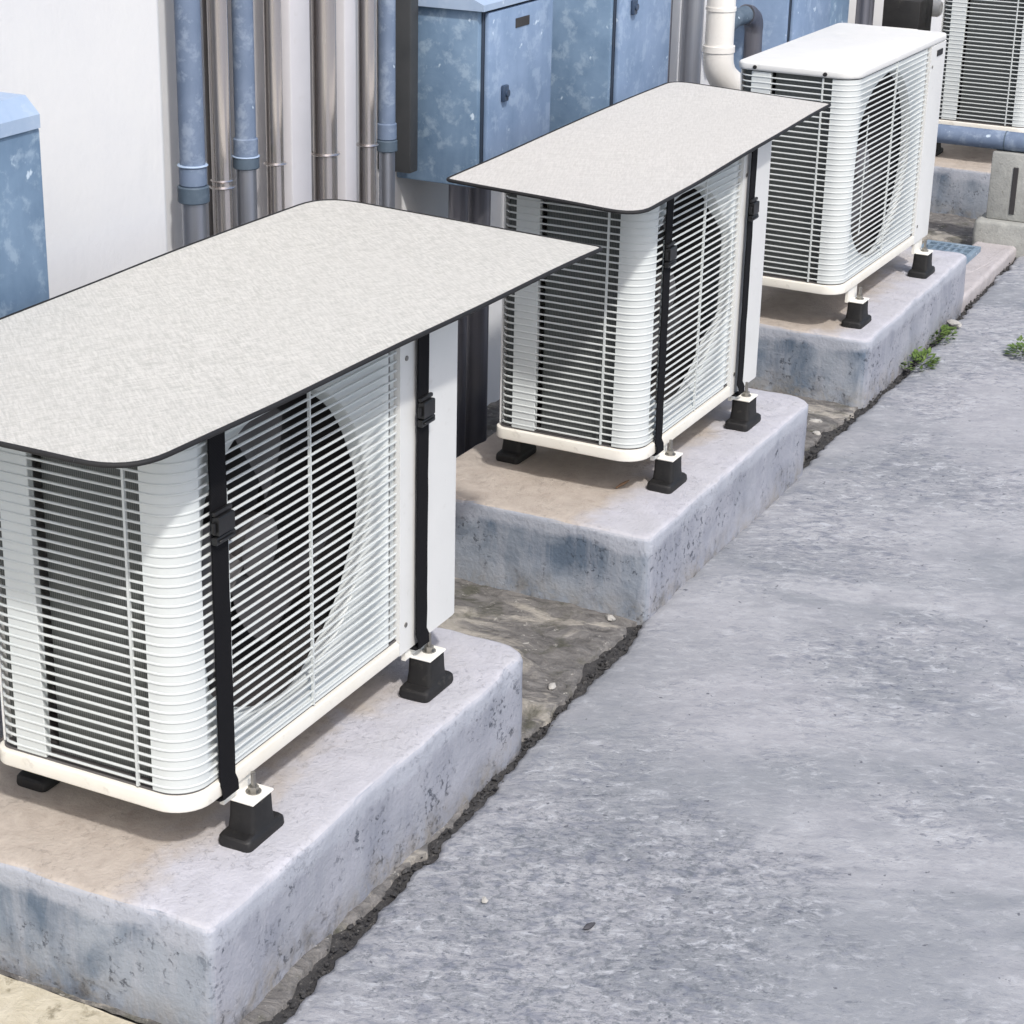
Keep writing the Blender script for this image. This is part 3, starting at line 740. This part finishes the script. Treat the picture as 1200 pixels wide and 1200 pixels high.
# ------------------------------------------------------------------ valve box behind the uncovered unit
u = empty('valve_box', (5.0, .50, .34)); tag(u, 'dark valve box with round white caps behind the uncovered air conditioner', 'valve box')
b = MB(); b.box(-.06, .10, -.03, .10, -.1, .10, .006, 2); b.build('box_body', M['black'], u, 35)
for dx, dz, cr in ((-.12, .00, .016), (.135, .055, .030)):
    b = MB(); b.tube([(dx, .08, dz), (dx, -.04, dz), (dx, -.05, dz)], [cr, cr, cr*.75], 20); b.build('cap', M['pvc'], u, 40)
b = MB(); b.tube([(-.2, .12, -.25), (-.2, .12, .4)], .03, 16); b.tube([(-.28, .1, -.25), (-.28, .1, .4)], .022, 16); b.build('riser', M['darkpipe'], u, 40)

# ------------------------------------------------------------------ far end: blue pipe on post and block, grate
u = empty('horizontal_pipe', (4.50, 0, .093)); tag(u, 'horizontal pale blue pipe resting on the concrete post before the far unit', 'pipe', GB)
b = MB(); b.tube([(0, .70, .0), (0, -3.2, .0)], .030, 24); b.build('pipe_tube', M['bluepipe'], u, 40)
b = MB(); b.tube([(0, .040, 0), (0, .036, 0)], .0312, 24); b.build('joint', M['coupling'], u, 40)
b = MB(); b.box(4.462, 4.545, -.060, .068, -.152, .0615, .004, 2)
po = b.build('concrete_post', M['block'], None, 35)
tag(po, 'short grey concrete post carrying the horizontal blue pipe', 'post')
q = MB(); q.box(4.4585, 4.4625, -.020, -.004, -.13, .02, .001, 1); q.build('slot', M['dark'], po, 0)
o = plinth('pale concrete block with worn edges under the concrete post', 4.43, 4.62, -.16, .095, -.153, -.30, M['block'], .015, .015, 0, 9, .012, 'concrete_block', 'block', None)
u = empty('drain_grate', (4.17, .12, -.205)); tag(u, 'blue grey drain grate between the uncovered unit and the concrete block', 'grate')
b = MB()
b.box(-.13, .13, -.085, -.07, -.02, 0, .001, 1); b.box(-.13, .13, .07, .085, -.02, 0, .001, 1)
b.box(-.13, -.115, -.0695, .0695, -.02, 0, .001, 1); b.box(.115, .13, -.0695, .0695, -.02, 0, .001, 1)
b.build('frame', M['grate'], u, 0)
b = MB()
for k in range(5): b.box(-.114, .114, -.050+.022*k, -.041+.022*k, -.018, -.002)
for k in range(4): b.box(-.078+.05*k, -.068+.05*k, -.069, .069, -.0185, -.0005)
b.build('bars', M['grate'], u, 0)

# ------------------------------------------------------------------ weeds, stones, litter
def weed(label, x, y, z, r, n, seed):
    rnd = random.Random(seed); b = MB(); bm = b.bm
    for i in range(n):
        a = rnd.uniform(0, 2*math.pi); d = r*math.sqrt(rnd.random()); el = rnd.uniform(.05, .7)
        c = Vector((d*math.cos(a)*1.3, d*math.sin(a)*.8, rnd.uniform(.002, .022)))
        L = rnd.uniform(.010, .022); w = L*rnd.uniform(.45, .7)
        dr = Vector((math.cos(a+rnd.uniform(-.8, .8)), math.sin(a+rnd.uniform(-.8, .8)), el)).normalized(); s = dr.cross(Vector((0, 0, 1))).normalized()
        up = s.cross(dr)
        v = [bm.verts.new(c), bm.verts.new(c+dr*L*.5+s*w*.5+up*.001), bm.verts.new(c+dr*L), bm.verts.new(c+dr*L*.5-s*w*.5+up*.001)]
        bm.faces.new(v)
    o = b.build('weed', M['leaf'], None, 0, False); o.location = (x, y, z)
    return tag(o, label, 'weed', 'weeds growing in the gutter crack')
weed('low green weed clump in the gutter below the dark flaking plinth front', 3.16, -.085, ZG-.005, .065, 210, 1)
weed('green weed further along the gutter, beside the white scrap', 3.42, -.065, ZG-.005, .062, 180, 2)
weed('bright green weed on the road at the right edge of the photo', 3.40, -.318, ZG-.002, .050, 150, 3)
def chip(name, label, cat, x, y, z, s, mat, seed, group=None):
    rnd = random.Random(seed); q = bmesh.new(); bmesh.ops.create_icosphere(q, subdivisions=2, radius=1)
    for v in q.verts:
        v.co *= 1+noise.noise(v.co*1.3+Vector((seed, 0, 0)))*.5
        v.co = Vector((v.co.x*s[0], v.co.y*s[1], v.co.z*s[2]))
    b = MB(); b.add(q, Matrix.Rotation(rnd.uniform(0, 3), 4, 'Z'))
    o = b.build(name, mat, None, 40); o.location = (x, y, z); return tag(o, label, cat, group)
GP = 'stone chips lying on the ground'
chip('stone', 'small white stone chip lying on the road beside the foreground plinth', 'stone', .355, -.255, ZG+.004, (.006, .0045, .004), M['stone'], 1, GP)
chip('stone', 'dark flat stone on the road near the bottom edge of the photo', 'stone', .37, -.415, ZG+.003, (.011, .005, .004), M['darkstone'], 2, GP)
chip('paper_scrap', 'white scrap lying beside the green weed in the gutter', 'litter', 3.545, -.085, ZG+.012, (.03, .016, .008), M['stone'], 3)
for i, (x, y, s, l) in enumerate(((2.60, .0, .016, 'largest stone chip at the near foot of the uncovered unit plinth'), (2.66, .06, .012, 'small stone chip against the left face of the uncovered unit plinth'), (2.52, -.03, .013, 'stone chip in the floor corner right of the middle plinth'), (1.33, -.02, .016, 'pale stone chip before the corner of the middle plinth'), (1.02, -.045, .014, 'pale stone chip by the gutter just right of the foreground plinth'))):
    chip('stone', l, 'stone', x, y, ZG-.002, (s*.8, s*.55, s*.35), M['stone'], 10+i, GP)
b = MB(); b.tube([(-.022, .004, .001), (-.006, 0, .003), (.008, -.001, .002), (.022, -.005, .004)], [.0015, .003, .003, .001], 8)
o = b.build('twig', M['dryleaf'], None, 60); o.location = (1.575, .07, ZS+.002); tag(o, 'small brown twig lying on the middle plinth under the air conditioner', 'twig')

# ------------------------------------------------------------------ camera
cam = bpy.data.cameras.new('camera'); co = bpy.data.objects.new('camera', cam); COL.objects.link(co)
yaw, pit, rol, f, px, py = .465, .3634, .0198, 2369.37, 578.6257, 543.7401
fw = Vector((math.cos(yaw)*math.cos(pit), math.sin(yaw)*math.cos(pit), -math.sin(pit)))
rt = Vector((math.sin(yaw), -math.cos(yaw), 0)); up = rt.cross(fw)
r2 = rt*math.cos(rol)+up*math.sin(rol); u2 = -rt*math.sin(rol)+up*math.cos(rol)
mw = Matrix((r2, u2, -fw)).transposed().to_4x4(); mw.translation = Vector((-1.8798, -1.3769, 1.3774))
co.matrix_world = mw
cam.sensor_width = 36; cam.sensor_fit = 'HORIZONTAL'; cam.lens = f/1200*36
cam.shift_x = (600-px)/1200; cam.shift_y = (py-600)/1200
cam.clip_end = 2000; cam.clip_start = .05
SC.camera = co

# ------------------------------------------------------------------ light
SUN = Vector((.58, .62, -1.0)).normalized()             # direction the light travels
sl = bpy.data.lights.new('sun', 'SUN'); so = bpy.data.objects.new('sun', sl); COL.objects.link(so)
so.rotation_euler = SUN.to_track_quat('-Z', 'Y').to_euler(); so.location = (-3, -3, 5)
sl.energy = 2.3; sl.angle = R(2.5); sl.color = (1.0, .965, .92)
W = bpy.data.worlds.new('World'); SC.world = W; W.use_nodes = True
nt = W.node_tree; bg = nt.nodes['Background']; bg.inputs['Strength'].default_value = .15
sk = nt.nodes.new('ShaderNodeTexSky'); sk.sky_type = 'NISHITA'; sk.sun_disc = False
el = math.asin(-SUN.z); az = math.atan2(-SUN.x, -SUN.y)   # sun_rotation measured from +Y towards +X
sk.sun_elevation = el; sk.sun_rotation = az
sk.air_density = 1.0; sk.dust_density = 3.0; sk.ozone_density = 1.0
nt.links.new(sk.outputs[0], bg.inputs[0])
vs = SC.view_settings; vs.view_transform = 'Standard'; vs.look = 'None'; vs.gamma = 1; vs.exposure = .38
